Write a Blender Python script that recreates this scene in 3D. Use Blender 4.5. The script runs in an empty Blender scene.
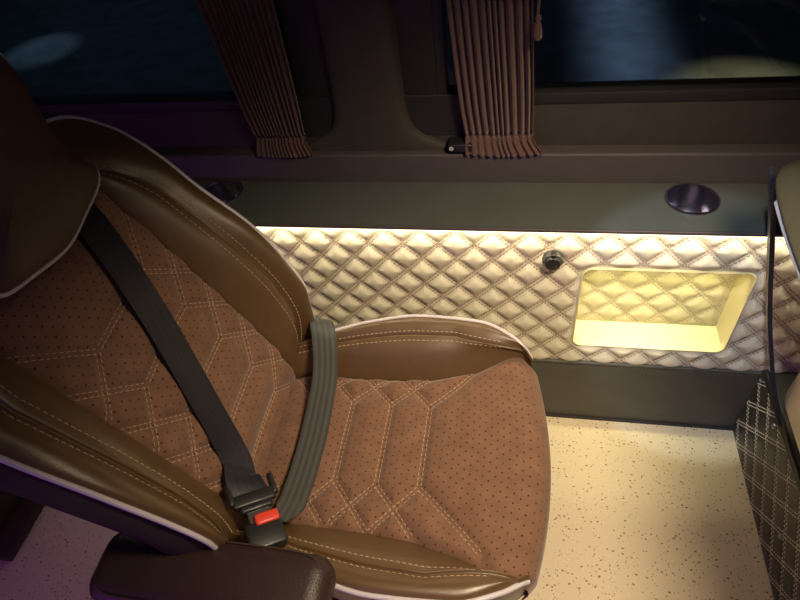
import bpy, bmesh, math, random
import numpy as np
from mathutils import Vector, Matrix
random.seed(7); np.random.seed(7)
C = bpy.context.scene.collection
PI = math.pi

# ------------------------------------------------------------------ materials
def new_mat(name):
    m = bpy.data.materials.new(name); m.use_nodes = True
    nt = m.node_tree
    return m, nt, nt.nodes['Principled BSDF']

def plain(name, col, rough=.5, metal=0, noise=0, nscale=60, bump=0, bscale=300, spec=.5, sheen=0, coat=0):
    m, nt, b = new_mat(name)
    b.inputs['Base Color'].default_value = (*col, 1)
    b.inputs['Roughness'].default_value = rough
    b.inputs['Metallic'].default_value = metal
    b.inputs['Specular IOR Level'].default_value = spec
    b.inputs['Sheen Weight'].default_value = sheen
    b.inputs['Coat Weight'].default_value = coat; b.inputs['Coat Roughness'].default_value = .38
    tc = nt.nodes.new('ShaderNodeTexCoord')
    if noise:
        n = nt.nodes.new('ShaderNodeTexNoise'); n.inputs['Scale'].default_value = nscale; n.inputs['Detail'].default_value = 4
        nt.links.new(tc.outputs['Object'], n.inputs['Vector'])
        r = nt.nodes.new('ShaderNodeValToRGB')
        r.color_ramp.elements[0].position = .3; r.color_ramp.elements[1].position = .7
        r.color_ramp.elements[0].color = (*[c*(1-noise) for c in col], 1)
        r.color_ramp.elements[1].color = (*[min(1, c*(1+noise)) for c in col], 1)
        nt.links.new(n.outputs['Fac'], r.inputs['Fac']); nt.links.new(r.outputs['Color'], b.inputs['Base Color'])
    if bump:
        n2 = nt.nodes.new('ShaderNodeTexVoronoi'); n2.inputs['Scale'].default_value = bscale
        nt.links.new(tc.outputs['Object'], n2.inputs['Vector'])
        bp = nt.nodes.new('ShaderNodeBump'); bp.inputs['Strength'].default_value = bump; bp.inputs['Distance'].default_value = .002
        nt.links.new(n2.outputs['Distance'], bp.inputs['Height']); nt.links.new(bp.outputs['Normal'], b.inputs['Normal'])
    return m

def emit(name, col, strength):
    m, nt, b = new_mat(name)
    b.inputs['Base Color'].default_value = (*col, 1)
    b.inputs['Emission Color'].default_value = (*col, 1)
    b.inputs['Emission Strength'].default_value = strength
    return m

def perforated(name, col, hole, pitch=.0125):
    """suede with a staggered grid of punched holes; UVs are metres on the panel"""
    m, nt, b = new_mat(name)
    N, L = nt.nodes, nt.links
    b.inputs['Roughness'].default_value = .85; b.inputs['Sheen Weight'].default_value = .25
    b.inputs['Sheen Roughness'].default_value = .5
    b.inputs['Specular IOR Level'].default_value = .2
    uv = N.new('ShaderNodeUVMap'); uv.uv_map = 'UVMap'
    def vm(op, a, bb=None):
        n = N.new('ShaderNodeVectorMath'); n.operation = op
        L.new(a, n.inputs[0])
        if bb is not None: n.inputs[1].default_value = bb
        return n
    def lattice(shift):
        s = vm('ADD', uv.outputs['UV'], (shift*pitch*1.0, shift*pitch*.8, 0))
        s = vm('DIVIDE', s.outputs[0], (pitch*2, pitch*1.6, 1))
        f = vm('FRACTION', s.outputs[0])
        c = vm('SUBTRACT', f.outputs[0], (.5, .5, 0))
        w = vm('MULTIPLY', c.outputs[0], (pitch*2, pitch*1.6, 0))
        return vm('LENGTH', w.outputs[0]).outputs['Value']
    mn = N.new('ShaderNodeMath'); mn.operation = 'MINIMUM'
    L.new(lattice(0), mn.inputs[0]); L.new(lattice(1), mn.inputs[1])
    mr = N.new('ShaderNodeMapRange'); mr.inputs['From Min'].default_value = .0012; mr.inputs['From Max'].default_value = .0021
    L.new(mn.outputs[0], mr.inputs['Value'])
    n = N.new('ShaderNodeTexNoise'); n.inputs['Scale'].default_value = 30; n.inputs['Detail'].default_value = 6
    L.new(uv.outputs['UV'], n.inputs['Vector'])
    r = N.new('ShaderNodeValToRGB'); r.color_ramp.elements[0].position = .3; r.color_ramp.elements[1].position = .75
    r.color_ramp.elements[0].color = (*[c*.85 for c in col], 1); r.color_ramp.elements[1].color = (*[c*1.15 for c in col], 1)
    L.new(n.outputs['Fac'], r.inputs['Fac'])
    mx = N.new('ShaderNodeMix'); mx.data_type = 'RGBA'
    mx.inputs[6].default_value = (*hole, 1)
    L.new(r.outputs['Color'], mx.inputs[7]); L.new(mr.outputs[0], mx.inputs['Factor'])
    L.new(mx.outputs[2], b.inputs['Base Color'])
    bp = N.new('ShaderNodeBump'); bp.inputs['Strength'].default_value = .5; bp.inputs['Distance'].default_value = .002
    L.new(mr.outputs[0], bp.inputs['Height']); L.new(bp.outputs['Normal'], b.inputs['Normal'])
    return m

def floor_mat():
    m, nt, b = new_mat('speckled_vinyl')
    N, L = nt.nodes, nt.links
    b.inputs['Roughness'].default_value = .45
    tc = N.new('ShaderNodeTexCoord')
    base = (.80, .68, .47)
    def specks(scale, thr, size, stretch):
        mp = N.new('ShaderNodeMapping'); mp.inputs['Scale'].default_value = stretch; mp.inputs['Rotation'].default_value = (0, 0, .4*scale)
        L.new(tc.outputs['Object'], mp.inputs['Vector'])
        ns = N.new('ShaderNodeTexNoise'); ns.inputs['Scale'].default_value = scale*2
        L.new(mp.outputs[0], ns.inputs['Vector'])
        ad = N.new('ShaderNodeVectorMath'); ad.operation = 'MULTIPLY_ADD'
        L.new(ns.outputs['Color'], ad.inputs[0]); ad.inputs[1].default_value = (.6/scale,)*3; L.new(mp.outputs[0], ad.inputs[2])
        v = N.new('ShaderNodeTexVoronoi'); v.inputs['Scale'].default_value = scale
        L.new(ad.outputs[0], v.inputs['Vector'])
        sep = N.new('ShaderNodeSeparateColor'); L.new(v.outputs['Color'], sep.inputs[0])
        a = N.new('ShaderNodeMath'); a.operation = 'LESS_THAN'; a.inputs[1].default_value = thr; L.new(sep.outputs[0], a.inputs[0])
        d = N.new('ShaderNodeMath'); d.operation = 'LESS_THAN'; d.inputs[1].default_value = size; L.new(v.outputs['Distance'], d.inputs[0])
        p = N.new('ShaderNodeMath'); p.operation = 'MULTIPLY'; L.new(a.outputs[0], p.inputs[0]); L.new(d.outputs[0], p.inputs[1])
        rr = N.new('ShaderNodeValToRGB'); L.new(sep.outputs[1], rr.inputs['Fac'])
        return p.outputs[0], rr
    cur = None
    for scale, thr, size, st, c0, c1 in ((80, .26, .26, (1, 1.5, 1), (.42, .22, .07), (.20, .13, .08)),
                                         (120, .28, .26, (1.4, 1, 1), (.50, .30, .11), (.34, .28, .2)),
                                         (150, .30, .35, (1, 1, 1), (.85, .78, .62), (.8, .7, .5))):
        f, rr = specks(scale, thr, size, st)
        rr.color_ramp.elements[0].color = (*c0, 1); rr.color_ramp.elements[1].color = (*c1, 1)
        mx = N.new('ShaderNodeMix'); mx.data_type = 'RGBA'
        if cur is None: mx.inputs[6].default_value = (*base, 1)
        else: L.new(cur, mx.inputs[6])
        L.new(rr.outputs[0], mx.inputs[7]); L.new(f, mx.inputs['Factor'])
        cur = mx.outputs[2]
    L.new(cur, b.inputs['Base Color'])
    return m

def glass_mat():
    m = bpy.data.materials.new('tinted_glass'); m.use_nodes = True
    nt = m.node_tree; nt.nodes.clear()
    o = nt.nodes.new('ShaderNodeOutputMaterial'); t = nt.nodes.new('ShaderNodeBsdfTransparent')
    t.inputs[0].default_value = (.55, .6, .6, 1)
    g = nt.nodes.new('ShaderNodeBsdfGlossy'); g.inputs['Roughness'].default_value = .02
    lw = nt.nodes.new('ShaderNodeLayerWeight'); lw.inputs[0].default_value = .5
    pw = nt.nodes.new('ShaderNodeMath'); pw.operation = 'POWER'; pw.inputs[1].default_value = 4; nt.links.new(lw.outputs['Facing'], pw.inputs[0])
    fr = nt.nodes.new('ShaderNodeMath'); fr.operation = 'MULTIPLY_ADD'; fr.inputs[1].default_value = .7; fr.inputs[2].default_value = .03; nt.links.new(pw.outputs[0], fr.inputs[0])
    mx = nt.nodes.new('ShaderNodeMixShader')
    nt.links.new(fr.outputs[0], mx.inputs[0]); nt.links.new(t.outputs[0], mx.inputs[1]); nt.links.new(g.outputs[0], mx.inputs[2])
    nt.links.new(mx.outputs[0], o.inputs[0])
    return m

def webbing_mat(name, col, rough):
    m, nt, b = new_mat(name)
    N, L = nt.nodes, nt.links
    b.inputs['Roughness'].default_value = rough
    b.inputs['Sheen Weight'].default_value = .05
    uv = N.new('ShaderNodeUVMap'); uv.uv_map = 'UVMap'
    w = N.new('ShaderNodeTexWave'); w.wave_type = 'BANDS'; w.bands_direction = 'Y'; w.inputs['Scale'].default_value = 24
    w.inputs['Distortion'].default_value = .6
    L.new(uv.outputs['UV'], w.inputs['Vector'])
    w2 = N.new('ShaderNodeTexWave'); w2.bands_direction = 'DIAGONAL'; w2.inputs['Scale'].default_value = 160
    L.new(uv.outputs['UV'], w2.inputs['Vector'])
    r = N.new('ShaderNodeValToRGB')
    r.color_ramp.elements[0].color = (*[c*.72 for c in col], 1); r.color_ramp.elements[1].color = (*[c*1.25 for c in col], 1)
    L.new(w.outputs['Fac'], r.inputs['Fac']); L.new(r.outputs['Color'], b.inputs['Base Color'])
    bp = N.new('ShaderNodeBump'); bp.inputs['Strength'].default_value = .25; bp.inputs['Distance'].default_value = .001
    L.new(w2.outputs['Fac'], bp.inputs['Height']); L.new(bp.outputs['Normal'], b.inputs['Normal'])
    return m

M = dict(
    suede=perforated('perforated_suede', (.205, .108, .070), (.05, .02, .012)),
    leather=plain('bronze_leather', (.118, .066, .028), .38, noise=.06, nscale=40, bump=.10, bscale=420, spec=.7, coat=.25),
    leather_dark=plain('dark_leather', (.055, .033, .025), .5, noise=.1, nscale=30, bump=.2, bscale=420),
    headrest=plain('headrest_leather', (.085, .046, .032), .6, noise=.05, nscale=40, bump=.2, bscale=420),
    arm=plain('armrest_leather', (.034, .018, .018), .42, noise=.05, nscale=40, bump=.25, bscale=380),
    shell=plain('seat_shell_vinyl', (.034, .030, .018), .7, bump=.2, bscale=420, spec=.3),
    piping=plain('white_piping', (.62, .58, .64), .35),
    thread=plain('beige_thread', (.50, .36, .25), .7),
    quilt=plain('cream_leather', (.78, .73, .57), .50, noise=.03, nscale=25, bump=.18, bscale=350),
    quilt_thread=plain('tan_thread', (.34, .25, .17), .8),
    niche=plain('cream_laminate', (.82, .74, .42), .4, noise=.02, nscale=20),
    kick=plain('charcoal_vinyl', (.085, .085, .070), .55, noise=.05, nscale=20, bump=.12, bscale=420),
    grey_thread=plain('grey_thread', (.45, .43, .38), .8),
    shelf=plain('dark_laminate', (.080, .090, .084), .38, noise=.05, nscale=15),
    band=plain('taupe_trim', (.070, .058, .058), .6, noise=.06, nscale=30),
    trim=plain('brown_suede_trim', (.050, .043, .034), .8, noise=.1, nscale=25),
    rubber=plain('black_rubber', (.018, .018, .016), .6, noise=.1, nscale=30),
    plastic=plain('black_plastic', (.015, .015, .017), .38, bump=.1, bscale=600),
    grey_plastic=plain('grey_plastic', (.07, .07, .066), .45),
    red=plain('red_plastic', (.75, .06, .035), .35),
    chrome=plain('chrome', (.42, .40, .50), .22, metal=1),
    steel=plain('steel', (.3, .3, .29), .3, metal=1),
    curtain=plain('brown_curtain_cloth', (.125, .060, .046), .85, noise=.12, nscale=50, sheen=.3),
    belt_dark=webbing_mat('navy_webbing', (.012, .011, .022), .45),
    belt_grey=webbing_mat('grey_webbing', (.070, .073, .072), .45),
    floor=floor_mat(),
    ground=plain('tarmac', (.20, .21, .23), .6, noise=.25, nscale=6, bump=.2, bscale=60),
    glass=glass_mat(),
    led=emit('warm_led', (1, .88, .60), 3),
    led_niche=emit('yellow_led', (1, .90, .45), 2),
    ceiling=plain('ceiling_cloth', (.10, .085, .07), .9, noise=.05),
    mark=plain('white_print', (.7, .7, .75), .5),
    niche_back=plain('shaded_cream_leather', (.60, .55, .34), .5, noise=.03, nscale=25, bump=.15, bscale=350),  # cream leather with the niche's shade put into its colour
    cream=plain('cream_cover_leather', (.62, .56, .42), .5, noise=.05, nscale=15, bump=.15, bscale=350),
    quilt_black=plain('black_quilted_leather', (.035, .033, .027), .45, bump=.2, bscale=420),
    white_thread=plain('ivory_thread', (.62, .57, .44), .7),
)

# ------------------------------------------------------------------ builders
def root_loc(o):
    v = Vector((0, 0, 0))
    while o is not None:
        v += o.location; o = o.parent
    return v

def tag(o, label=None, cat=None, group=None, kind=None):
    if label: o['label'] = label
    if cat: o['category'] = cat
    if group: o['group'] = group
    if kind: o['kind'] = kind
    return o

def thing(name, label, cat, loc, group=None):
    o = bpy.data.objects.new(name, None); o.empty_display_size = .05
    C.objects.link(o); o.location = loc
    return tag(o, label, cat, group)

def make(name, verts, faces, mat, parent=None, smooth=True, uvs=None, sharp=None):
    """verts in world metres; the object's origin sits at its own base, or at its root's when it is a part"""
    V = np.asarray(verts, float)
    if parent is not None:
        off = root_loc(parent)
    else:
        off = Vector(((V[:, 0].min()+V[:, 0].max())/2, (V[:, 1].min()+V[:, 1].max())/2, V[:, 2].min()))
    me = bpy.data.meshes.new(name)
    me.from_pydata([tuple(v) for v in (V-np.array(off))], [], [tuple(int(i) for i in f) for f in faces])
    if uvs is not None:
        l = me.uv_layers.new(name='UVMap')
        vi = np.zeros(len(me.loops), int); me.loops.foreach_get('vertex_index', vi)
        l.data.foreach_set('uv', np.asarray(uvs, float)[vi].ravel())
    me.materials.append(mat)
    if smooth:
        me.polygons.foreach_set('use_smooth', [True]*len(me.polygons))
        if sharp: me.set_sharp_from_angle(angle=math.radians(sharp))
    me.update()
    o = bpy.data.objects.new(name, me); C.objects.link(o)
    if parent is not None: o.parent = parent
    else: o.location = off
    return o

class MB:
    def __init__(s): s.v = []; s.f = []
    def add(s, v, f):
        n = len(s.v); s.v += [tuple(p) for p in v]; s.f += [tuple(i+n for i in q) for q in f]; return s
    def build(s, name, mat, parent=None, smooth=True, sharp=40): return make(name, s.v, s.f, mat, parent, smooth, sharp=sharp)

def gridf(nu, nv, cu=False, cv=False, off=0):
    F = []
    for i in range(nu if cu else nu-1):
        for j in range(nv if cv else nv-1):
            a = i*nv+j; b = i*nv+(j+1) % nv; c = ((i+1) % nu)*nv+(j+1) % nv; d = ((i+1) % nu)*nv+j
            F.append((a+off, b+off, c+off, d+off))
    return F

def box(x0, x1, y0, y1, z0, z1, bev=0, seg=2, frame=None):
    bm = bmesh.new(); bmesh.ops.create_cube(bm, size=1)
    for v in bm.verts:
        v.co = Vector(((x0+x1)/2+v.co.x*(x1-x0), (y0+y1)/2+v.co.y*(y1-y0), (z0+z1)/2+v.co.z*(z1-z0)))
    if bev: bmesh.ops.bevel(bm, geom=bm.edges[:], offset=bev, segments=seg, affect='EDGES', profile=.5)
    if frame is not None: bm.transform(frame)
    bm.verts.index_update()
    v = [tuple(p.co) for p in bm.verts]; f = [tuple(q.index for q in p.verts) for p in bm.faces]
    bm.free(); return v, f

def catmull(P, n, closed=False):
    P = np.asarray(P, float); out = []
    m = len(P); segs = m if closed else m-1
    for i in range(segs):
        if closed: a, b, c, d = P[(i-1) % m], P[i], P[(i+1) % m], P[(i+2) % m]
        else:
            b, c = P[i], P[i+1]; a = P[i-1] if i else 2*b-c; d = P[i+2] if i+2 < m else 2*c-b
        for k in range(n):
            t = k/n
            out.append(.5*((2*b)+(c-a)*t+(2*a-5*b+4*c-d)*t*t+(3*b-a-3*c+d)*t**3))
    if not closed: out.append(P[-1])
    return np.array(out)

def smooth_interp(x, xs, ys):
    """monotone cubic through (xs, ys)"""
    xs = np.asarray(xs, float); ys = np.asarray(ys, float)
    if xs[0] > xs[-1]: xs, ys = xs[::-1], ys[::-1]
    h = np.diff(xs); d = np.diff(ys)/h; m = np.zeros(len(xs)); m[0], m[-1] = d[0], d[-1]
    for i in range(1, len(xs)-1):
        if d[i-1]*d[i] > 0:
            w1, w2 = 2*h[i]+h[i-1], h[i]+2*h[i-1]; m[i] = (w1+w2)/(w1/d[i-1]+w2/d[i])
    x = np.clip(np.asarray(x, float), xs[0], xs[-1]); i = np.clip(np.searchsorted(xs, x)-1, 0, len(h)-1)
    t = (x-xs[i])/h[i]
    return ys[i]*(1+2*t)*(1-t)**2+m[i]*h[i]*t*(1-t)**2+ys[i+1]*t*t*(3-2*t)+m[i+1]*h[i]*t*t*(t-1)

def tube(path, r, seg=8, closed=False):
    P = [Vector(p) for p in path]; n = len(P); V = []; up = None
    for i, p in enumerate(P):
        a = P[(i-1) % n] if (closed or i) else p; b = P[(i+1) % n] if (closed or i < n-1) else p
        t = (b-a).normalized()
        if up is None:
            up = t.orthogonal().normalized()
        up = (up-t*up.dot(t)).normalized(); s = t.cross(up)
        rr = r[i] if hasattr(r, '__len__') else r
        for k in range(seg):
            q = 2*PI*k/seg; V.append(tuple(p+up*math.cos(q)*rr+s*math.sin(q)*rr))
    F = gridf(n, seg, closed, True)
    if not closed: F += [tuple(range(seg)), tuple((n-1)*seg+k for k in range(seg-1, -1, -1))]
    return V, F

def ribbon(P, W, width, th):
    """strap along points P, W the direction of its width at each point"""
    V = []; UV = []; n = len(P); s = 0
    for i in range(n):
        p = Vector(P[i]); a = Vector(P[max(0, i-1)]); b = Vector(P[min(n-1, i+1)])
        t = (b-a).normalized(); w = Vector(W[i]); w = (w-t*w.dot(t)).normalized(); nn = t.cross(w)
        if i: s += (p-a).length
        wd = width[i] if hasattr(width, '__len__') else width
        for k in range(9):
            q = k/8-.5; V.append(tuple(p+w*q*wd+nn*th/2)); UV.append((s, q*wd))
        for k in range(8, -1, -1):
            q = k/8-.5; V.append(tuple(p+w*q*wd-nn*th/2)); UV.append((s, q*wd))
    F = gridf(n, 18, False, True)+[tuple(range(17, -1, -1)), tuple((n-1)*18+k for k in range(18))]
    return V, F, UV

def dashes(mb, pts, nrm, L=.0075, gap=.0035, r=.0011):
    """thread: short rounded stitches along a polyline lying on a surface"""
    pts = np.asarray(pts, float); nrm = np.asarray(nrm, float)
    if len(pts) < 2: return
    d = np.r_[0, np.cumsum(np.linalg.norm(np.diff(pts, axis=0), axis=1))]
    s = gap*.5
    while s+L < d[-1]:
        q = []
        for k in (0, .5, 1):
            q.append([np.interp(s+k*L, d, pts[:, j]) for j in range(3)])
        q = np.array(q); n = np.array([np.interp(s+L/2, d, nrm[:, j]) for j in range(3)]); n /= np.linalg.norm(n)+1e-9
        t = q[2]-q[0]; t /= np.linalg.norm(t)+1e-9; b = np.cross(n, t)
        V = []
        for i, (lift, w) in enumerate(((-.4, .5), (.9, 1), (-.4, .5))):
            c = q[i]+n*r*lift
            V += [c+b*r*w, c+n*r*w*.9, c-b*r*w, c-n*r*w*.6]
        mb.add(V, gridf(3, 4, False, True)+[(3, 2, 1, 0), (8, 9, 10, 11)])
        s += L+gap

class Surf:
    """dense point grid P[i, j] over parameters (a_i, b_j)"""
    def __init__(s, A, B, P):
        s.A, s.B, s.P = np.asarray(A), np.asarray(B), P
    def normals(s, sign=1):
        da = np.gradient(s.P, axis=0); db = np.gradient(s.P, axis=1)
        n = np.cross(da, db); n /= np.linalg.norm(n, axis=2, keepdims=True)+1e-12
        s.N = n*sign; return s.N
    def look(s, G, a, b):
        i = np.interp(a, s.A, np.arange(len(s.A))); j = np.interp(b, s.B, np.arange(len(s.B)))
        i0 = np.clip(np.floor(i).astype(int), 0, len(s.A)-2); j0 = np.clip(np.floor(j).astype(int), 0, len(s.B)-2)
        u = (i-i0)[..., None]; v = (j-j0)[..., None]
        return G[i0, j0]*(1-u)*(1-v)+G[i0+1, j0]*u*(1-v)+G[i0, j0+1]*(1-u)*v+G[i0+1, j0+1]*u*v

def seg_dist(A, B, lines):
    D = np.full(A.shape, 9.)
    for l in lines:
        for (a0, b0), (a1, b1) in zip(l[:-1], l[1:]):
            da, db = a1-a0, b1-b0; q = da*da+db*db
            t = np.clip(((A-a0)*da+(B-b0)*db)/q, 0, 1)
            D = np.minimum(D, np.hypot(A-a0-t*da, B-b0-t*db))
    return D

def double_stitch(mb, S, lines, gap=.0045, lift=.0006, **kw):
    for l in lines:
        l = np.asarray(l, float)
        for (p, q) in zip(l[:-1], l[1:]):
            n = max(2, int(np.hypot(*(q-p))/.003)); t = np.linspace(0, 1, n)[:, None]
            d = (q-p)/np.hypot(*(q-p)); side = np.array([-d[1], d[0]])
            for sg in (-1, 1):
                m = p+(q-p)*t+side*gap*sg
                ok = (m[:, 0] > S.A[0]+.001) & (m[:, 0] < S.A[-1]-.001) & (m[:, 1] > S.B[0]+.001) & (m[:, 1] < S.B[-1]-.001)
                m = m[ok]
                if len(m) < 3: continue
                N = S.look(S.N, m[:, 0], m[:, 1]); P = S.look(S.P, m[:, 0], m[:, 1])+N*lift
                dashes(mb, P, N, **kw)

# ------------------------------------------------------------------ the seat
YC = .60                                # the seat's centre line
ZB = np.array([.40, .46, .55, .65, .75, .85, .95, 1.05, 1.10, 1.125])
XPAN = np.array([-.515, -.505, -.517, -.556, -.602, -.652, -.705, -.765, -.80, -.83])
def x_panel(z): return smooth_interp(z, ZB, XPAN)
def x_stitch(z): return smooth_interp(z, [.36, .425, .515, .605, .70, .805, .89, 1.0, 1.05, 1.10, 1.125], [-.58, -.555, -.515, -.50, -.519, -.572, -.63, -.715, -.775, -.83, -.85])
def x_pipe(z): return smooth_interp(z, [.36, .42, .545, .65, .739, .827, .927, .997, 1.055, 1.08, 1.10, 1.125], [-.53, -.507, -.472, -.472, -.503, -.556, -.646, -.70, -.76, -.80, -.83, -.86])
def w_scale(z): return smooth_interp(z, [.3, 1.0, 1.05, 1.08, 1.10, 1.115, 1.122, 1.125], [1, 1, .995, .97, .91, .75, .5, .02])
def w_pipe(z): return smooth_interp(z, [.36, .42, .55, .7, .85, 1.0, 1.2], [.27, .275, .283, .295, .308, .312, .312])*w_scale(z)
def w_stitch(z): return smooth_interp(z, [.36, .45, .6, .95, 1.02, 1.06, 1.1], [.235, .24, .247, .25, .225, .17, .10])
BZ = np.unique(np.r_[np.arange(.40, 1.05, .004), np.linspace(1.05, 1.125, 40)])
LEAN = math.hypot(1, .44)

def build_seat():
    seat = thing('passenger_seat', 'brown leather and suede captain seat with white piping, whole in view at centre left', 'seat', (-.3, YC, 0), 'captain seats along the side wall')
    # --- backrest centre panel (honeycomb quilting that forks into diamonds at both sides)
    s_of = lambda z: (z-.475)*LEAN*.998
    z_of = lambda s: s/(LEAN*.998)+.475
    A = np.linspace(s_of(.43), s_of(1.122), 206); B = np.linspace(-.183, .183, 110)
    lines = []
    for k in range(5):
        s = .052+.1*k
        cf, cn = (s, .098), (s-.008, -.085)
        lines += [[cf, cn], [cf, (s-.085, .184)], [cf, (s+.10, .184)], [cn, (s-.085, -.184)], [cn, (s+.10, -.184)]]
    AA, BB = np.meshgrid(A, B, indexing='ij')
    D = seg_dist(AA, BB, lines)
    Z = z_of(AA); edge = np.clip((.183-np.abs(BB))/.02, 0, 1)
    puff = .008*(1-np.exp(-(D/.011)**2))+.007*np.clip(D/.04, 0, 1)
    puff = puff*(.35+.65*edge)-.012*(1-edge)**2
    ax = np.array([.915, 0, .40])        # the panel's outward direction
    P = np.stack([x_panel(Z)-.010*(1-(BB/.183)**2), YC+BB*w_scale(Z), Z], 2)+(puff[..., None]-.004)*ax
    S = Surf(A, B, P); S.normals(1)
    if S.N[100, 50, 0] < 0: S.N *= -1
    back = make('backrest', P.reshape(-1, 3), gridf(*P.shape[:2]), M['suede'], seat, uvs=np.stack([AA.ravel()+5, BB.ravel()+5], 1))
    mb = MB(); double_stitch(mb, S, lines); mb.build('stitching', M['thread'], back)
    # --- backrest bolsters
    for sg in (1, -1):
        rows = []
        for z in BZ:
            f = w_scale(z); xs, xt, xp = x_panel(z), x_stitch(z), x_pipe(z); wp, ws = w_pipe(z), w_stitch(z)*min(1, f+.02)
            se = .181*f
            ctrl = [(se-.014, xs-.045), (se-.006, xs-.02), (se+.001, xs+.001), ((se+ws)/2, (xs+xt)/2+.014), (ws-.006, xt+.004), (ws, xt-.001), (ws+.006, xt+.004),
                    ((ws+wp)/2, (xt+xp)/2+.017), (wp-.010, xp+.008), (wp, xp-.004), (wp-.001, xp-.02)]
            c = catmull(np.array(ctrl), 5)
            rows.append(np.stack([c[:, 1], YC+sg*c[:, 0], np.full(len(c), z)+.0*c[:, 0]], 1))
        P = np.array(rows)
        bo = make('backrest_bolster', P.reshape(-1, 3), gridf(*P.shape[:2]), M['leather'], seat)
        S = Surf(BZ, np.arange(P.shape[1]), P); S.normals(1)
        if S.N[80, 20, 0] < 0: S.N *= -1
        mb = MB()
        zz = np.arange(.42, 1.085, .003)
        for j in (17.6, 31.2):
            jj = np.full(len(zz), j); dashes(mb, S.look(S.P, zz, jj)+S.look(S.N, zz, jj)*.0006, S.look(S.N, zz, jj))
        mb.build('stitching', M['thread'], bo)
        zz = np.r_[np.arange(.40, 1.06, .012), np.linspace(1.06, 1.124, 24)]
        v, f = tube([(x_pipe(z)-.002, YC+sg*(w_pipe(z)+.002), z) for z in zz], .0048, 8)
        make('piping', v, f, M['piping'], bo)
    # --- shell behind the bolsters
    rows = []
    for z in np.r_[BZ[:-8:3], BZ[-8:]]:
        wp, xp = w_pipe(z), x_pipe(z)
        th = .118*min(1, .25+w_scale(z))
        half = [(wp-.004, xp-.006), (wp+.012*w_scale(z), xp-.03), (wp+.024*w_scale(z), xp-.07), (wp+.010*w_scale(z), xp-th+.006), (wp-.03*w_scale(z), xp-th-.012), (wp*.5, xp-th-.022), (0, xp-th-.026)]
        h = catmull(np.array(half), 4); full = np.r_[h, (h*np.array([-1, 1]))[::-1][1:]]
        rows.append(np.stack([full[:, 1], YC+full[:, 0], np.full(len(full), z)], 1))
    P = np.array(rows); make('back_shell', P.reshape(-1, 3), gridf(*P.shape[:2]), M['shell'], seat)
    rows = []
    for z in BZ[:-10:3]:
        wp, xp, f = w_pipe(z), x_pipe(z), w_scale(z)
        th = .118*min(1, .25+f); a = wp-.080
        h = catmull(np.array([(wp-.004, xp-.006), (wp+.012*f, xp-.03), (wp+.024*f, xp-.07), (wp+.010*f, xp-th+.006), (wp-.03*f, xp-th-.012), (wp*.5, xp-th-.022), (0, xp-th-.026)]), 4)[13:][::-1]
        rows.append([(np.interp(abs(k)*a, h[:, 0], h[:, 1])-.004, YC+k*a, z) for k in np.linspace(-1, 1, 25)])
    P = np.array(rows); rp = make('rear_panel', P.reshape(-1, 3), gridf(*P.shape[:2]), M['leather'], seat)
    edge = np.r_[P[:, 0], P[-1, 1:], P[::-1, -1][1:]]
    v, f = tube(edge-np.array([.002, 0, 0]), .004, 8); make('piping', v, f, M['piping'], rp)
    # --- headrest: winged pillow
    t = np.array([-.15, 0, .9887]); n = np.array([.9887, 0, .15]); ctr = np.array([-.723, YC-.012, 1.192])
    out = [(0, .138), (.07, .140), (.114, .124), (.122, .075), (.112, .02), (.112, -.03), (.126, -.075), (.140, -.100), (.125, -.120), (.07, -.134), (0, -.146)]
    out += [(-a, b) for a, b in out[1:-1][::-1]]
    o = catmull(out, 8, True); rows = []
    for k, d in ((.3, -.05), (.8, -.047), (.95, -.035), (1.0, -.012), (1.0, .012), (.98, .026), (.90, .040), (.72, .050), (.45, .056), (.2, .058), (.02, .0585)):
        rows.append([ctr+np.array([0, a*k, 0])+t*(b*k+.008*(1-k))+n*d for a, b in o])
    P = np.array(rows); hv = P.reshape(-1, 3); hf = gridf(len(rows), len(o), False, True)
    hf.append(tuple(range(len(o)-1, -1, -1))); hf.append(tuple((len(rows)-1)*len(o)+k for k in range(len(o))))
    hr = make('headrest', hv, hf, M['headrest'], seat)
    v, f = tube([ctr+np.array([0, a*1.005, 0])+t*b*1.005+n*.020 for a, b in o[::2]], .0042, 8, True)
    make('piping', v, f, M['piping'], hr)
    # --- cushion centre panel
    Xr = np.array([-.56, -.52, -.48, -.42, -.30, -.15, 0, .04, .062, .074, .076, .070, .055])
    Zr = np.array([.44, .458, .474, .480, .480, .484, .488, .484, .470, .450, .42, .38, .32])
    dl = np.r_[0, np.cumsum(np.hypot(np.diff(Xr), np.diff(Zr)))]-.56
    A = np.linspace(dl[0], dl[-1], 230); B = np.linspace(-1, 1, 130)
    xr = smooth_interp(A, dl, Xr); zr = smooth_interp(A, dl, Zr)
    def wseam(x): return smooth_interp(x, [-.56, -.38, -.2, -.09, 0, .035, .08], [.178, .180, .186, .205, .236, .247, .25])
    ws = np.where(A > dl[7], .250-.02*np.clip((A-dl[7])/.15, 0, 1), wseam(xr))
    AA, BB = np.meshgrid(A, B, indexing='ij'); WW = BB*ws[:, None]
    lines = []
    for k in range(4):
        x = -.163-.088*k
        f_, n_ = (x, .108), (x, -.082)
        lines += [[f_, n_], [f_, (x-.105, .21)], [f_, (x+(.135 if k == 0 else .105), .235 if k == 0 else .21)], [n_, (x-.105, -.20)], [n_, (x+(.15 if k == 0 else .105), -.205 if k == 0 else -.2)]]
    D = seg_dist(AA, WW, lines)
    edge = np.clip((1-np.abs(BB))*ws[:, None]/.02, 0, 1)
    puff = .008*(1-np.exp(-(D/.011)**2))+.007*np.clip(D/.04, 0, 1)
    frontm = np.clip((A-dl[6])/.05, 0, 1)[:, None]
    puff = puff*(.35+.65*edge)-.010*(1-edge)**2*(1-frontm)
    blend = np.clip((xr+.15)/.2, 0, 1)[:, None]
    Xg = xr[:, None]-.036*(WW/.25)**2*blend
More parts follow.
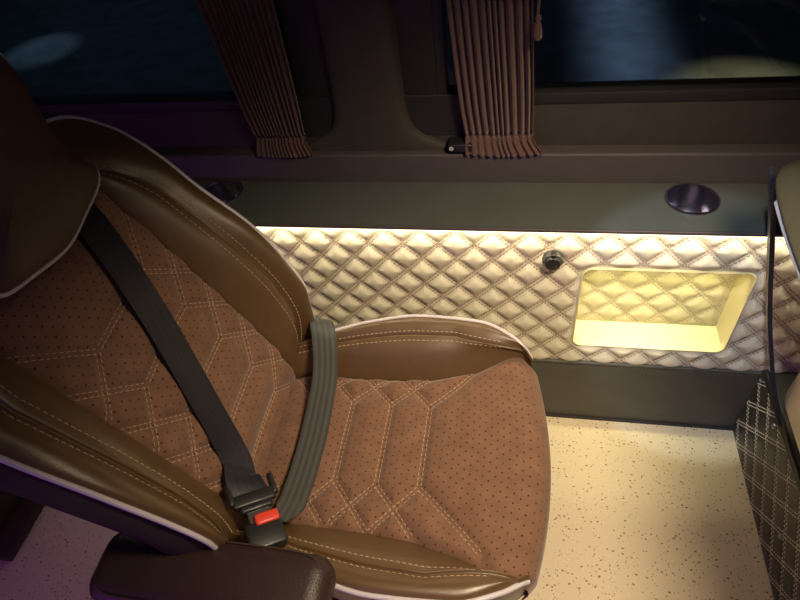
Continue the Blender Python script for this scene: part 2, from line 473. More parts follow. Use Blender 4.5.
    Zg = zr[:, None]+.020*np.abs(WW/.25)**3*blend
    tx = np.gradient(xr); tz = np.gradient(zr); nl = np.hypot(tx, tz); nx, nz = -tz/nl, tx/nl
    P = np.stack([Xg+puff*nx[:, None], YC+WW, Zg+puff*nz[:, None]], 2)
    cu = make('seat_cushion', P.reshape(-1, 3), gridf(*P.shape[:2]), M['suede'], seat, uvs=np.stack([AA.ravel()+5, WW.ravel()+5], 1))
    # a metric-width copy of the grid for the thread
    Bm = np.linspace(-.25, .25, 260)
    Pm = np.zeros((len(A), len(Bm), 3))
    for i in range(len(A)):
        for j in range(3): Pm[i, :, j] = np.interp(Bm, WW[i], P[i, :, j])
    S = Surf(A, Bm, Pm); S.normals(1)
    S.N = np.where(np.linalg.norm(S.N, axis=2, keepdims=True) < .5, np.array([0, 0, 1.]), S.N)
    if S.N[60, 130, 2] < 0: S.N *= -1
    clipped = []
    for l in lines:
        (a0, b0), (a1, b1) = l
        tt = np.linspace(0, 1, 80); aa = a0+(a1-a0)*tt; bb = b0+(b1-b0)*tt
        ok = np.abs(bb) < np.interp(aa, A, ws)-.004
        if ok.sum() > 3:
            i1 = np.where(ok)[0].max(); clipped.append([(a0, b0), (aa[i1], bb[i1])])
    mb = MB(); double_stitch(mb, S, clipped); mb.build('stitching', M['thread'], cu)
    # --- cushion bolsters
    xb = np.r_[np.arange(-.56, -.06, .008), np.linspace(-.06, .046, 40)]
    def wout(x): return smooth_interp(x, [-.58, -.45, -.33, -.21, -.08, 0, .03, .046], [.22, .252, .288, .308, .302, .272, .250, .236])
    def zp(x): return smooth_interp(x, [-.58, -.45, -.2, -.06, 0, .03, .046], [.49, .540, .560, .556, .545, .530, .510])
    for sg in (1, -1):
        rows = []
        for x in xb:
            w0 = min(wseam(x), wout(x)-.004); w1 = wout(x); z1 = zp(x); z0 = .484+.018*np.clip((x+.1)/.14, 0, 1)
            z0 = min(z0, z1-.004)
            wst = w0+(w1-w0)*(.62-.34*np.clip((x+.13)/.13, 0, 1)); zst = z0+(z1-z0)*.84
            fr = np.clip((x-.0)/.046, 0, 1)
            c = catmull(np.array([(w0-.012, z0-.05), (w0-.002, z0-.02), (w0, z0-.002), (w0+(w1-w0)*.32, z0+(z1-z0)*.52+.006), (wst-.005, zst+.002), (wst, zst-.002), (wst+.005, zst+.004),
                                  ((wst+w1)/2, (zst+z1)/2+.010), (w1-.007, z1+.004), (w1, z1-.006), (w1+.002, z1-.03), (w1-.002, .46), (w1-.012, .40), (w1-.03, .33)]), 5)
            rows.append(np.stack([np.full(len(c), x), YC+sg*c[:, 0], c[:, 1]], 1))
        P = np.array(rows)
        bo = make('cushion_bolster', P.reshape(-1, 3), gridf(*P.shape[:2]), M['leather'], seat)
        S = Surf(xb, np.arange(P.shape[1]), P); S.normals(1)
        if S.N[30, 20, 2] < 0: S.N *= -1
        mb = MB(); xx = np.arange(-.54, -.02, .003)
        for j in (18.2, 30.8):
            jj = np.full(len(xx), j); dashes(mb, S.look(S.P, xx, jj)+S.look(S.N, xx, jj)*.0006, S.look(S.N, xx, jj))
        mb.build('stitching', M['thread'], bo)
        v, f = tube([(x, YC+sg*(wout(x)+.003), zp(x)-.003) for x in np.r_[np.arange(-.435, .0, .015), np.linspace(0, .044, 14)]], .0048, 8)
        make('piping', v, f, M['piping'], bo)
    # --- pan under the cushion and pedestal foot
    v, f = box(-.60, .02, YC-.25, YC+.25, .29, .44, .05, 4)
    make('seat_pan', v, f, M['leather_dark'], seat)
    mb = MB(); mb.add(*box(-.46, -.10, YC-.17, YC+.17, .03, .29, .015)); mb.add(*box(-.52, -.04, YC-.2, YC+.2, 0, .03, .006))
    mb.build('seat_pedestal', M['leather_dark'], seat)
    # --- armrest on the aisle side
    bm = bmesh.new(); v, f = box(-.682, -.268, .205, .328, .556, .636, .036, 6)
    ar = make('armrest', v, f, M['arm'], seat, sharp=60)
    loop = catmull([(-.650, .316), (-.60, .322), (-.36, .322), (-.300, .312), (-.290, .29), (-.291, .245), (-.302, .222), (-.36, .214), (-.60, .214), (-.650, .222), (-.668, .245), (-.668, .295)], 8, True)
    zl = lambda x, y: .6365-.012*(max(0, abs((y-.2675)/.0575))**6)-.012*max(0, abs((x+.475)/.20))**10
    v, f = tube([(x, y, zl(x, y)-.001) for x, y in loop], .0016, 6, True); make('seam', v, f, M['leather_dark'], ar)
    v, f = box(-.66, -.58, .30, .36, .50, .60, .012); make('armrest_hinge', v, f, M['plastic'], seat)
    return seat

seat = build_seat()

def copy_tree(o, parent=None, skip=()):
    c = o.copy(); C.objects.link(c); c.parent = parent
    for ch in list(o.children):
        if ch.name.split('.')[0] not in skip: copy_tree(ch, c, skip)
    return c

seat_ahead = copy_tree(seat, None, ('seat_pedestal', 'armrest', 'armrest_hinge'))
seat_ahead.location = (1.145, YC, 0)
hinge = Matrix.Translation((.10, 0, .46)) @ Matrix.Rotation(math.radians(-8), 4, 'Y') @ Matrix.Translation((-.10, 0, -.46))
for ch in seat_ahead.children:                       # this seat's back is reclined further
    if ch.name.split('.')[0] in ('backrest', 'backrest_bolster', 'back_shell', 'rear_panel', 'headrest'):
        ch.matrix_basis = hinge @ ch.matrix_basis
tag(seat_ahead, 'seat back edge cut off by the right side of the photo, behind the quilted box', 'seat')

# ------------------------------------------------------------------ seat belt and buckle
T = np.array([-.402, 0, .9155]); NF = np.array([.9155, 0, .402]); A0 = np.array([-.505, YC, .475])
def on_back(s, w, d): return A0+T*s+np.array([0, w, 0])+NF*d
ctrl = [on_back(.72, .110, -.03), on_back(.64, .100, .012), on_back(.56, .080, .028), on_back(.415, .028, .034), on_back(.25, -.042, .034), on_back(.12, -.104, .036), (-.485, .449, .600), (-.457, .418, .590)]
P = catmull(ctrl, 14); WD = []
for i in range(len(P)):
    k = np.clip((i/(len(P)-1)-.62)/.38, 0, 1); tn = P[min(i+1, len(P)-1)]-P[max(i-1, 0)]
    WD.append(np.cross(NF*(1-k)+np.array([.32, -.1, .93])*k, tn))
v, f, uv = ribbon(P, WD, .064, .0022)
sh = tag(make('shoulder_strap', v, f, M['belt_dark'], seat, uvs=uv, sharp=50), 'navy webbing strap across the backrest')
lap = [(-.515, .945, .46), (-.480, .915, .525), (-.445, .865, .566), (-.422, .805, .567), (-.410, .74, .540), (-.407, .68, .524), (-.404, .60, .516), (-.403, .521, .516), (-.404, .457, .522), (-.402, .425, .540), (-.402, .395, .556)]
P = catmull(lap, 8); W = []
for i in range(len(P)):
    k = i/(len(P)-1); W.append((1, .10-.28*k, -.35*max(0, 1-3*k)))
width = smooth_interp(np.linspace(0, 1, len(P)), [0, .3, .6, .86, .95, 1], [.054, .056, .058, .056, .036, .014])
v, f, uv = ribbon(P, W, width, .0022)
tag(make('lap_strap', v, f, M['belt_grey'], seat, uvs=uv, sharp=50), 'grey webbing strap across the cushion')

def frame_at(org, x, y):
    x = Vector(x).normalized(); y = Vector(y); y = (y-x*y.dot(x)).normalized(); z = x.cross(y)
    m = Matrix.Identity(4)
    for i in range(3): m[i][0], m[i][1], m[i][2], m[i][3] = x[i], y[i], z[i], org[i]
    return m
F0 = frame_at((-.455, .417, .589), (-.05, .073, .010), (-.82, -.56, .32))         # local x towards the strap, y across, z out
mb = MB()
mb.add(*box(-.012, .014, -.040, .040, -.006, .007, .005, 3, F0))               # bar the webbing runs through
mb.add(*box(-.004, .040, .034, .046, -.006, .008, .005, 3, F0)); mb.add(*box(-.004, .040, -.046, -.034, -.006, .008, .005, 3, F0))
mb.add(*box(-.024, -.008, -.030, .030, -.005, .007, .005, 3, F0))
tongue = mb.build('latch_plate', M['plastic'], sh)
mb = MB(); mb.add(*box(-.048, -.020, -.022, .020, -.001, .002, .001, 1, F0)); mb.build('metal_tongue', M['steel'], sh)
bk = tag(make('belt_buckle', *box(-.098, -.046, -.034, .034, -.020, .010, .006, 3, F0), M['plastic'], seat), 'black buckle with a red release button')
mb = MB().add(*box(-.056, -.034, -.032, .012, -.008, .013, .005, 3, F0)); mb.build('release_button', M['red'], bk)

# dark strap of the seat ahead, hanging beside the wall
strap = catmull([(.410, .90, .965), (.44, .90, .868), (.50, .90, .66), (.545, .89, .52), (.578, .87, .42), (.61, .84, .335)], 8)
v, f, uv = ribbon(strap, [(.15, 1, 0)]*len(strap), .045, .008)
make('shoulder_strap', v, f, M['belt_dark'], seat_ahead, uvs=uv, sharp=50)

mb = MB().add(*box(.60, .72, YC-.27, YC+.29, .36, .66, .045, 4)); mb.build('rear_cover', M['cream'], seat_ahead, sharp=60)
seat_behind = copy_tree(seat, None, ('armrest', 'armrest_hinge', 'shoulder_strap', 'lap_strap', 'belt_buckle'))
seat_behind.location = (-1.62, YC, 0)
tag(seat_behind, 'dark seat cushion just showing at the left edge, behind the near seat back', 'seat')

# ------------------------------------------------------------------ quilted side wall
WY = 1.021
PXQ, PZQ, XQ, ZQ = .0836, .0875, -.178, .684
def quilt_h(x, z, px=PXQ, pz=PZQ, x0=XQ, z0=ZQ, amp=.0115):
    p = (x-x0)/px+(z-z0)/pz; q = (x-x0)/px-(z-z0)/pz
    fp = np.abs(np.sin(PI*p)); fq = np.abs(np.sin(PI*q))
    L = 1/math.hypot(1/px, 1/pz)
    d = np.minimum(np.abs(p-np.round(p)), np.abs(q-np.round(q)))*L
    return amp*(.72*(1-np.exp(-(np.maximum(d-.0035, 0)/.0085)**1.4))+.28*(fp*fq)**.5)+.0012*np.exp(-(d/.0026)**2)
NX0, NX1, NZ0, NZ1, NR, NY = .155, .518, .350, .624, .022, 1.105
def rr_sdf(x, z, x0=NX0, x1=NX1, z0=NZ0, z1=NZ1, r=NR):
    qx = np.abs(x-(x0+x1)/2)-(x1-x0)/2+r; qz = np.abs(z-(z0+z1)/2)-(z1-z0)/2+r
    return np.hypot(np.maximum(qx, 0), np.maximum(qz, 0))+np.minimum(np.maximum(qx, qz), 0)-r
xs = np.arange(-1.0, 1.25, .005); zs = np.linspace(.272, .748, 96)
XX, ZZ = np.meshgrid(xs, zs, indexing='ij')
sd = rr_sdf(XX, ZZ)
e = 1e-4; gx = (rr_sdf(XX+e, ZZ)-sd)/e; gz = (rr_sdf(XX, ZZ+e)-sd)/e
near = np.abs(sd) < .0036
XX = np.where(near, XX-gx*sd, XX); ZZ = np.where(near, ZZ-gz*sd, ZZ); sd = rr_sdf(XX, ZZ)
fade = np.clip((ZZ-.272)/.012, 0, 1)*np.clip(sd/.02, 0, 1)
H = quilt_h(XX, ZZ)*fade
P = np.stack([XX, WY+.004-H, ZZ], 2)
nz = len(zs); idx = np.arange(len(xs)*nz).reshape(len(xs), nz)
F = []
for i in range(len(xs)-1):
    for j in range(nz-1):
        if max(sd[i, j], sd[i+1, j], sd[i, j+1], sd[i+1, j+1]) > .0005 and min(sd[i, j], sd[i+1, j], sd[i, j+1], sd[i+1, j+1]) > -.0008:
            F.append((idx[i, j], idx[i+1, j], idx[i+1, j+1], idx[i, j+1]))
wall = tag(make('wall_back', P.reshape(-1, 3), F, M['quilt']), kind='structure')
S = Surf(xs, zs, np.stack([np.meshgrid(xs, zs, indexing='ij')[0], WY+.004-quilt_h(*np.meshgrid(xs, zs, indexing='ij')), np.meshgrid(xs, zs, indexing='ij')[1]], 2))
S.normals(1)
if S.N[10, 10, 1] > 0: S.N *= -1
mb = MB()
def diag_lines(x0, x1, z0, z1, px, pz, xo, zo):
    out = []
    for sgn in (1, -1):
        for k in range(-60, 61):
            # line (x-xo)/px + sgn*(z-zo)/pz = k
            pts = []
            for z in (z0, z1): pts.append((xo+px*(k-sgn*(z-zo)/pz), z))
            if max(pts[0][0], pts[1][0]) < x0 or min(pts[0][0], pts[1][0]) > x1: continue
            out.append(pts)
    return out
for p, q in diag_lines(-.72, 1.0, .276, .746, PXQ, PZQ, XQ, ZQ):
    p, q = np.array(p), np.array(q); n = int(np.hypot(*(q-p))/.003)
    m0 = p+(q-p)*np.linspace(0, 1, n)[:, None]; d = (q-p)/np.hypot(*(q-p)); side = np.array([-d[1], d[0]])
    for sg in (-1, 1):
        m = m0+side*.0042*sg
        ok = (rr_sdf(m[:, 0], m[:, 1]) > .008) & (m[:, 0] > -.75) & (m[:, 0] < 1.05)
        for run in np.split(np.arange(n), np.where(np.diff(ok.astype(int)) != 0)[0]+1):
            if len(run) > 4 and ok[run[0]]:
                N = S.look(S.N, m[run, 0], m[run, 1]); PP = S.look(S.P, m[run, 0], m[run, 1])+N*.0003
                dashes(mb, PP, N, gap=.0022, r=.0013)
mb.build('stitching', M['quilt_thread'], wall)

# lit storage niche
niche = thing('storage_niche', 'open cream storage niche lit yellow from inside, set in the quilted wall', 'niche', ((NX0+NX1)/2, WY, NZ0))
def rr_loop(inset, n=10):
    out = []; r = max(.004, NR-inset)
    for cx, cz, a0 in ((NX1-NR, NZ1-NR, 0), (NX0+NR, NZ1-NR, 90), (NX0+NR, NZ0+NR, 180), (NX1-NR, NZ0+NR, 270)):
        for k in range(n+1):
            a = math.radians(a0+90*k/n); out.append((cx+r*math.cos(a), cz+r*math.sin(a)))
    return out
L0 = rr_loop(-.004); L1 = rr_loop(.0); L2 = rr_loop(.0008); n = len(L0)
V = [(x, WY-.001, z) for x, z in L0]+[(x, WY-.003, z) for x, z in L1]+[(x, WY-.001, z) for x, z in L2]+[(x, WY+.02, z) for x, z in L2]
make('rim', V, gridf(4, n, False, True), M['niche'], niche, sharp=50)
mb = MB()
for a in (box(NX0-.006, NX1+.006, WY+.006, NY+.006, NZ0-.012, NZ0), box(NX0-.006, NX1+.006, WY+.006, NY+.006, NZ1, NZ1+.012),
          box(NX0-.012, NX0, WY+.006, NY+.006, NZ0-.01, NZ1+.01), box(NX1, NX1+.012, WY+.006, NY+.006, NZ0-.01, NZ1+.01)): mb.add(*a)
mb.build('niche_lining', M['niche'], niche, smooth=False)
xs2 = np.arange(NX0-.004, NX1+.006, .004); zs2 = np.arange(NZ0-.004, NZ1+.006, .004)
X2, Z2 = np.meshgrid(xs2, zs2, indexing='ij')
qa = dict(px=.083, pz=.083, x0=.207, z0=.470, amp=.007)
P = np.stack([X2, NY-quilt_h(X2, Z2, **qa)*np.clip((Z2-NZ0)/.02, 0, 1)*np.clip((NX1-X2)/.02, 0, 1), Z2], 2)
nb = make('back_panel', P.reshape(-1, 3), gridf(*P.shape[:2]), M['niche_back'], niche)
S = Surf(xs2, zs2, P); S.normals(1)
if S.N[10, 10, 1] > 0: S.N *= -1
mb = MB(); double_stitch(mb, S, diag_lines(NX0+.004, NX1-.004, NZ0+.003, NZ1-.003, .083, .083, .207, .470), gap=.004, r=.0009); mb.build('stitching', M['quilt_thread'], nb)
v, f = box(NX0+.02, NX1-.02, WY+.012, WY+.018, NZ1-.008, NZ1-.004); make('light_strip', v, f, M['led_niche'], niche, smooth=False)

# round socket cap on the wall
cap = thing('socket_cap', 'small round black socket cap on the quilted wall left of the niche', 'socket', (.083, WY-.012, .653))
def disc_y(cx, cz, prof, seg=32):
    V = []; 
    for r, y in prof:
        for k in range(seg):
            a = 2*PI*k/seg; V.append((cx+r*math.cos(a), y, cz+r*math.sin(a)))
    return V, gridf(len(prof), seg, False, True)+[tuple((len(prof)-1)*seg+k for k in range(seg))]
make('collar', *disc_y(.083, .653, [(.0235, WY+.005), (.0235, WY-.010), (.021, WY-.014), (.0185, WY-.014)]), M['grey_plastic'], cap, sharp=40)
make('lid', *disc_y(.083, .653, [(.0185, WY-.010), (.0185, WY-.020), (.0165, WY-.023), (.004, WY-.024)]), M['plastic'], cap, sharp=40)
mb = MB().add(*box(.077, .089, WY-.022, WY-.006, .671, .681, .003)); mb.build('lid_tab', M['plastic'], cap)

# kick panel
def half_round(x0, x1, y, z, r):
    return tube([(x, y, z) for x in np.linspace(x0, x1, 40)], r, 8)
kick = tag(make('baseboard_back', *box(-1.6, 1.25, WY, WY+.03, 0, .272, .003), M['kick'], smooth=False), kind='structure')
make('piping', *half_round(-1.6, 1.25, WY, .273, .006), M['kick'], kick)
mb = MB(); xx = np.arange(-.2, .8, .004); dashes(mb, np.stack([xx, 0*xx+WY-.0002, 0*xx+.261], 1), np.tile([0, -1., 0], (len(xx), 1)), L=.005, gap=.004, r=.0008); mb.build('stitching', M['grey_thread'], kick)
make('floor_seal', *box(-1.6, 1.25, WY-.006, WY+.001, 0, .010, .002), M['rubber'], kick, smooth=False)

# ------------------------------------------------------------------ shelf with cup holders and LED strip
SZ, SY0, SY1 = .76, .998, 1.16
CUPS = [(.366, 1.103), (-.729, 1.112)]; CR = .052
shelf = thing('side_shelf', 'long dark shelf along the side wall below the curtains, with round cup holders', 'shelf', (0, 1.08, .735))
bm = bmesh.new()
outer = [(-1.6, SY0), (1.25, SY0), (1.25, SY1), (-1.6, SY1)]
SEG = 40
vo = [bm.verts.new((x, y, SZ)) for x, y in outer]
eds = [bm.edges.new((vo[i], vo[(i+1) % 4])) for i in range(4)]
for cx, cy in CUPS:
    vc = [bm.verts.new((cx+CR*math.cos(2*PI*k/SEG), cy+CR*math.sin(2*PI*k/SEG), SZ)) for k in range(SEG)]
    eds += [bm.edges.new((vc[k], vc[(k+1) % SEG])) for k in range(SEG)]
bmesh.ops.triangle_fill(bm, use_beauty=True, edges=eds)
ext = bmesh.ops.extrude_face_region(bm, geom=bm.faces[:])
bmesh.ops.translate(bm, verts=[g for g in ext['geom'] if isinstance(g, bmesh.types.BMVert)], vec=(0, 0, -.010))
bmesh.ops.recalc_face_normals(bm, faces=bm.faces[:])
bm.verts.index_update()
make('shelf_board', [tuple(v.co) for v in bm.verts], [tuple(q.index for q in fc.verts) for fc in bm.faces], M['shelf'], shelf, smooth=False); bm.free()
make('edge_strip', *box(-1.6, 1.25, SY0-.003, SY0+.002, SZ-.0105, SZ-.002, .001, 1), M['band'], shelf, smooth=False)
for cx, cy in CUPS:
    V = []; prof = [(CR+.004, SZ), (CR+.003, SZ+.003), (CR-.001, SZ+.003), (CR-.003, SZ-.002), (CR-.005, SZ-.05), (CR-.010, SZ-.058), (.002, SZ-.058)]
    for r, z in prof:
        for k in range(48): a = 2*PI*k/48; V.append((cx+r*math.cos(a), cy+r*math.sin(a), z))
    make('cup_holder', V, gridf(len(prof), 48, False, True), M['chrome'], shelf, sharp=50)
make('light_strip', *box(-1.6, 1.25, 1.002, 1.0095, .7425, .7495), M['led'], shelf, smooth=False)

# ------------------------------------------------------------------ upper wall, pillar, windows
bandw = tag(make('trim_1', *box(-1.6, 1.25, 1.159, 1.26, .70, .836, .006, 3), M['band']), kind='structure')
WB = 1.195
tag(make('trim_2', *box(-1.6, 1.25, WB, 1.26, .83, .945, .008, 3), M['trim']), kind='structure')
mb = MB().add(*box(-.52, -.16, WB+.004, WB+.05, .94, 1.9, .002, 1)).add(*box(-.52, -.39, WB-.003, WB+.01, .866, .965, .002, 1)).add(*box(-.285, -.13, WB-.003, WB+.01, .866, .965, .002, 1))
tag(mb.build('trim_4', M['rubber'], smooth=False), kind='structure')
# pillar with a flared foot
zz = np.array([.836, .85, .87, .89, .92, .96, 1.1, 1.3, 1.9]); hw = np.array([.20, .165, .125, .103, .092, .086, .084, .085, .088]); dp = np.array([.018, .020, .022, .024, .026, .028, .03, .03, .03])
rows = []
for z in np.r_[np.linspace(.836, .96, 30), np.linspace(1.0, 1.9, 20)]:
    h = smooth_interp(z, zz, hw); d = smooth_interp(z, zz, dp)
    c = catmull([(-h-.012, WB+.03), (-h, WB+.004), (-h+.02, WB-d+.004), (0, WB-d), (h-.02, WB-d+.004), (h, WB+.004), (h+.012, WB+.03)], 5)
    rows.append([(-.338+a, b, z) for a, b in c])
P = np.array(rows); tag(make('trim_3', P.reshape(-1, 3), gridf(*P.shape[:2]), M['trim']), kind='structure')
def window(i, x0, x1, z0, z1, y):
    V, F = [], []
    fr = MB()
    fr.add(*box(x0-.06, x1+.06, WB, WB+.05, z0-.03, z0, .004)); fr.add(*box(x0-.06, x1+.06, WB, WB+.05, z1, z1+.05, .004))
    fr.add(*box(x0-.09, x0, WB, WB+.05, z0-.03, z1+.05, .004)); fr.add(*box(x1, x1+.09, WB, WB+.05, z0-.03, z1+.05, .004))
    w = tag(fr.build('window_%d' % i, M['rubber'], None, sharp=30), kind='structure')
    make('pane', *box(x0-.01, x1+.01, y, y+.005, z0-.01, z1+.01), M['glass'], w, smooth=False)
window(1, -1.45, -.50, .962, 1.78, 1.215)
window(2, -.18, 1.05, .962, 1.78, 1.215)
tag(make('wall_upper', *box(-1.6, 1.25, WB, 1.26, 1.80, 1.95), M['trim'], smooth=False), kind='structure')

# ------------------------------------------------------------------ curtains
def curtain(name, label, L, R, zs, N, seed, y0=1.150):
    """L, R: left and right edge x at the heights zs; pleats across, gathered above a loose hem"""
    rnd = np.random.RandomState(seed); ph = np.cumsum(.7+.6*rnd.rand(N*2)); 
    z = np.r_[np.linspace(.842, .90, 24), np.linspace(.905, 1.86, 90)]
    nv = N*14; v = np.linspace(0, 1, nv)
    warp = np.interp(v, np.linspace(0, 1, N+1), np.r_[0, np.cumsum(.7+.6*rnd.rand(N))]/1); warp = warp/warp[-1]*N
    lo = []
    for zi in z:
        l = smooth_interp(zi, zs, L); r = smooth_interp(zi, zs, R)
        amp = smooth_interp(zi, [.842, .862, .880, .90, 1.0, 1.3, 1.86], [.0045, .0055, .0050, .008, .011, .013, .015])
        dep = amp*(np.sin(2*PI*warp)+.35*np.sin(2*PI*warp*2+1.3))
        xx = l+(r-l)*v+.002*np.sin(2*PI*warp+1)
        flare = .012*np.clip((.876-zi)/.03, 0, 1)-.007*math.exp(-((zi-.884)/.006)**2)
        droop = -.006*np.sin(PI*v)*np.clip((.90-zi)/.06, 0, 1)+.0015*np.sin(2*PI*warp)*np.clip((.86-zi)/.02, 0, 1)
        lo.append(np.stack([xx, y0+.012-dep-flare, zi+droop+0*xx], 1))
    P = np.array(lo); root = thing(name, label, 'curtain', ((L[0]+R[0])/2, y0, .842), 'pleated window curtains')
    nb = 15
    make('hem_band', P[:nb].reshape(-1, 3), gridf(nb, nv), M['curtain'], root)
    make('pleated_panel', P[nb-1:].reshape(-1, 3), gridf(len(z)-nb+1, nv), M['curtain'], root)
    for ch in root.children:
        so = ch.modifiers.new('thickness', 'SOLIDIFY'); so.thickness = .0015; so.offset = 0
    # cord drawn through the gathers
    k = int(np.argmin(abs(z-.880)))
    return root, P
c1, P1 = curtain('curtain', 'brown pleated curtain left of the pillar, slanting above the seat back', [-.622, -.618, -.626, -.648, -.70, -.80], [-.480, -.496, -.494, -.492, -.47, -.44], [.842, .88, .95, 1.2, 1.5, 1.86], 13, 3)
c2, P2 = curtain('curtain', 'brown pleated curtain right of the pillar, with a tassel on its edge', [-.122, -.122, -.130, -.150, -.165, -.18], [.048, .024, .022, .008, .0, -.01], [.842, .88, .95, 1.2, 1.5, 1.86], 11, 5)
# tie cord and tassel on the right curtain
make('tie_cord', *tube(catmull([(.004, 1.128, 1.225), (.012, 1.124, 1.21), (.021, 1.124, 1.18), (.021, 1.124, 1.150)], 6), .0028, 6), M['curtain'], c2)
V = []; prof = [(.0015, 1.153), (.0045, 1.150), (.005, 1.144), (.0035, 1.140), (.0055, 1.136), (.0075, 1.122), (.008, 1.108), (.002, 1.108)]
for r, z in prof:
    for k in range(24): a = 2*PI*k/24; rr = r*(1+.12*math.cos(8*a)); V.append((.022+rr*math.cos(a), 1.124+rr*math.sin(a), z))
make('tassel', V, gridf(len(prof), 24, False, True), M['curtain'], c2)
make('tie_band', *tube(catmull([(.012, 1.13, 1.20), (-.02, 1.122, 1.205), (-.06, 1.120, 1.212), (-.12, 1.125, 1.22)], 8), .006, 8), M['curtain'], c2)

# small switch on the trim
sw = thing('switch', 'small black switch with a white ring, beside the hem of the right curtain', 'switch', (-.135, 1.155, .845))
make('switch_body', *box(-.160, -.105, 1.152, 1.19, .846, .866, .004, 3), M['plastic'], sw)
V = []
for r, y in ((.0022, 1.1515), (.0022, 1.1508), (.0048, 1.1508), (.0048, 1.1515)):
    for k in range(24): a = 2*PI*k/24; V.append((-.152+r*math.cos(a), y, .857+r*math.sin(a)))
make('ring_mark', V, gridf(4, 24, False, True), M['mark'], sw, smooth=False)

# ------------------------------------------------------------------ quilted box under the seat ahead
pb = thing('seat_box', 'black box with ivory plaid stitching on the floor at right', 'box', (.66, .6, 0))
PXW = .632
ys = np.linspace(.10, 1.018, 230); zs3 = np.linspace(0, .285, 72)
Y3, Z3 = np.meshgrid(ys, zs3, indexing='ij')
qb = dict(px=.090, pz=.095, x0=.965, z0=.20, amp=.004)
P = np.stack([PXW-quilt_h(Y3, Z3, **qb)*np.clip(Z3/.02, 0, 1)+.004*(1-Z3/.285), Y3, Z3], 2)
side = make('side_panel', P.reshape(-1, 3), gridf(*P.shape[:2]), M['quilt_black'], pb)
S = Surf(ys, zs3, P); S.normals(1)
if S.N[10, 10, 0] > 0: S.N *= -1
mb = MB(); double_stitch(mb, S, diag_lines(.104, 1.014, .002, .283, .090, .095, .965, .20), gap=.0045, lift=.0004, r=.0015)
mb.build('stitching', M['white_thread'], side)
make('box_body', *box(PXW+.012, 1.15, .10, 1.018, 0, .283, .004), M['quilt_black'], pb, smooth=False)
make('top_piping', *tube([(PXW+.002, y, .287) for y in np.linspace(.10, 1.016, 30)], .008, 8), M['plastic'], pb)
for y, z in ((.872, .262), (.652, .142), (.40, .15)):
    V = []
    for r, x in ((.007, PXW+.001), (.007, PXW-.006), (.004, PXW-.009), (.001, PXW-.008)):
        for k in range(16): a = 2*PI*k/16; V.append((x, y+r*math.cos(a), z+r*math.sin(a)))
    make('screw', V, gridf(4, 16, False, True), M['steel'], pb)

# ------------------------------------------------------------------ floor, roof, ground outside
tag(make('floor', *box(-1.9, 1.25, -1.2, WY+.01, -.03, 0), M['floor'], smooth=False), kind='structure')
tag(make('ceiling', *box(-1.9, 1.25, -1.2, 1.26, 1.93, 1.96), M['ceiling'], smooth=False), kind='structure')
tag(make('ground', *box(-14, 12, 1.4, 16, -.56, -.5), M['ground'], smooth=False), kind='structure')

# ------------------------------------------------------------------ lights
def area(name, loc, aim, sx, sy, col, watts, spread=180):
    l = bpy.data.lights.new(name, 'AREA'); l.shape = 'RECTANGLE'; l.size = sx; l.size_y = sy; l.color = col; l.energy = watts; l.spread = math.radians(spread)
    o = bpy.data.objects.new(name, l); C.objects.link(o); o.location = loc
    d = Vector(aim)-Vector(loc); o.rotation_euler = d.to_track_quat('-Z', 'Y').to_euler(); return o
def spot(name, loc, aim, deg, blend, col, watts, r=.02):
    l = bpy.data.lights.new(name, 'SPOT'); l.spot_size = math.radians(deg); l.spot_blend = blend; l.color = col; l.energy = watts; l.shadow_soft_size = r
    o = bpy.data.objects.new(name, l); C.objects.link(o); o.location = loc
    d = Vector(aim)-Vector(loc); o.rotation_euler = d.to_track_quat('-Z', 'Y').to_euler(); return o
area('shelf_led', (-.15, 1.0, .7415), (-.15, 1.004, .3), 2.7, .006, (1, .87, .60), 2.2)
area('niche_led', ((NX0+NX1)/2, WY+.02, NZ1-.009), ((NX0+NX1)/2, NY-.02, NZ0), NX1-NX0-.04, .008, (1, .90, .48), .40, 80)
spot('ceiling_lamp', (.36, .33, 1.78), (.06, .66, .35), 86, 1, (1, .79, .52), 94, .12)
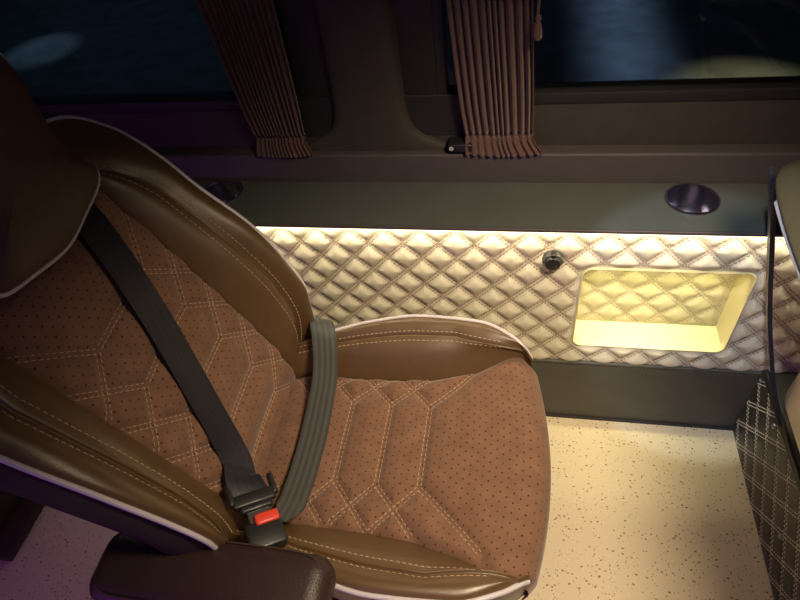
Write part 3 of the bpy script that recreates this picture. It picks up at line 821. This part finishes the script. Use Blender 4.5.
area('aisle_strip', (-1.2, -1.0, .62), (-.8, .3, .38), 1.7, .03, (.72, .13, 1.0), 1.5, 95)
area('roof_fill', (-.1, .45, 1.92), (-.1, .9, 1), .5, .3, (1, .80, .6), .6)
area('roof_strip', (-.5, -.75, 1.88), (-.5, 1.0, .8), 1.4, .03, (.40, .15, 1), 1.1)
spot('reading_lamp', (.02, .25, 1.85), (.42, 1.02, .48), 20, .2, (.78, .88, 1), 45)
area('yard_left', (-4.0, 6.2, 2.5), (-3.6, 5.0, -.5), 3, .5, (.30, .6, 1), 6)
spot('yard_lamp', (-4.6, 6.0, 2.5), (-4.55, 5.0, -.5), 16, .9, (.45, .7, 1), 140)
area('yard_blue', (.74, 4.7, 2.2), (.74, 4.701, -.5), .42, 2.2, (.5, .65, 1), 3.2, 14)  # added light with no known lamp, for the blue patch outside window 2
spot('yard_warm', (1.55, 4.2, 1.5), (1.42, 3.85, -.5), 34, .9, (1, .8, .4), 190)  # added spot, no known source, for the yellow wedge outside window 2
w = bpy.data.worlds.new('night'); bpy.context.scene.world = w; w.use_nodes = True
w.node_tree.nodes['Background'].inputs[0].default_value = (.05, .06, .10, 1); w.node_tree.nodes['Background'].inputs[1].default_value = .25

# ------------------------------------------------------------------ camera
f = 593.
vx = Vector((-3090, -132, f)).normalized(); vz = Vector((90, 560, f)).normalized()
ex = -vx; ez = -vz; ez = (ez-ex*ez.dot(ex)).normalized(); ey = ez.cross(ex)      # world axes seen in camera space (x right, y down, z ahead)
cam = bpy.data.cameras.new('camera'); co = bpy.data.objects.new('camera', cam); C.objects.link(co)
m = Matrix.Identity(4)
for r, e_ in enumerate((ex, ey, ez)):
    m[r][0] = e_.x; m[r][1] = -e_.y; m[r][2] = -e_.z
m[2][3] = 1.6
co.matrix_world = m
cam.sensor_width = 36; cam.lens = 36*f/800; cam.clip_start = .01; cam.clip_end = 100
sc = bpy.context.scene; sc.camera = co
sc.view_settings.view_transform = 'Standard'; sc.view_settings.look = 'None'; sc.view_settings.gamma = 1; sc.view_settings.exposure = 0
sc.cycles.max_bounces = 8
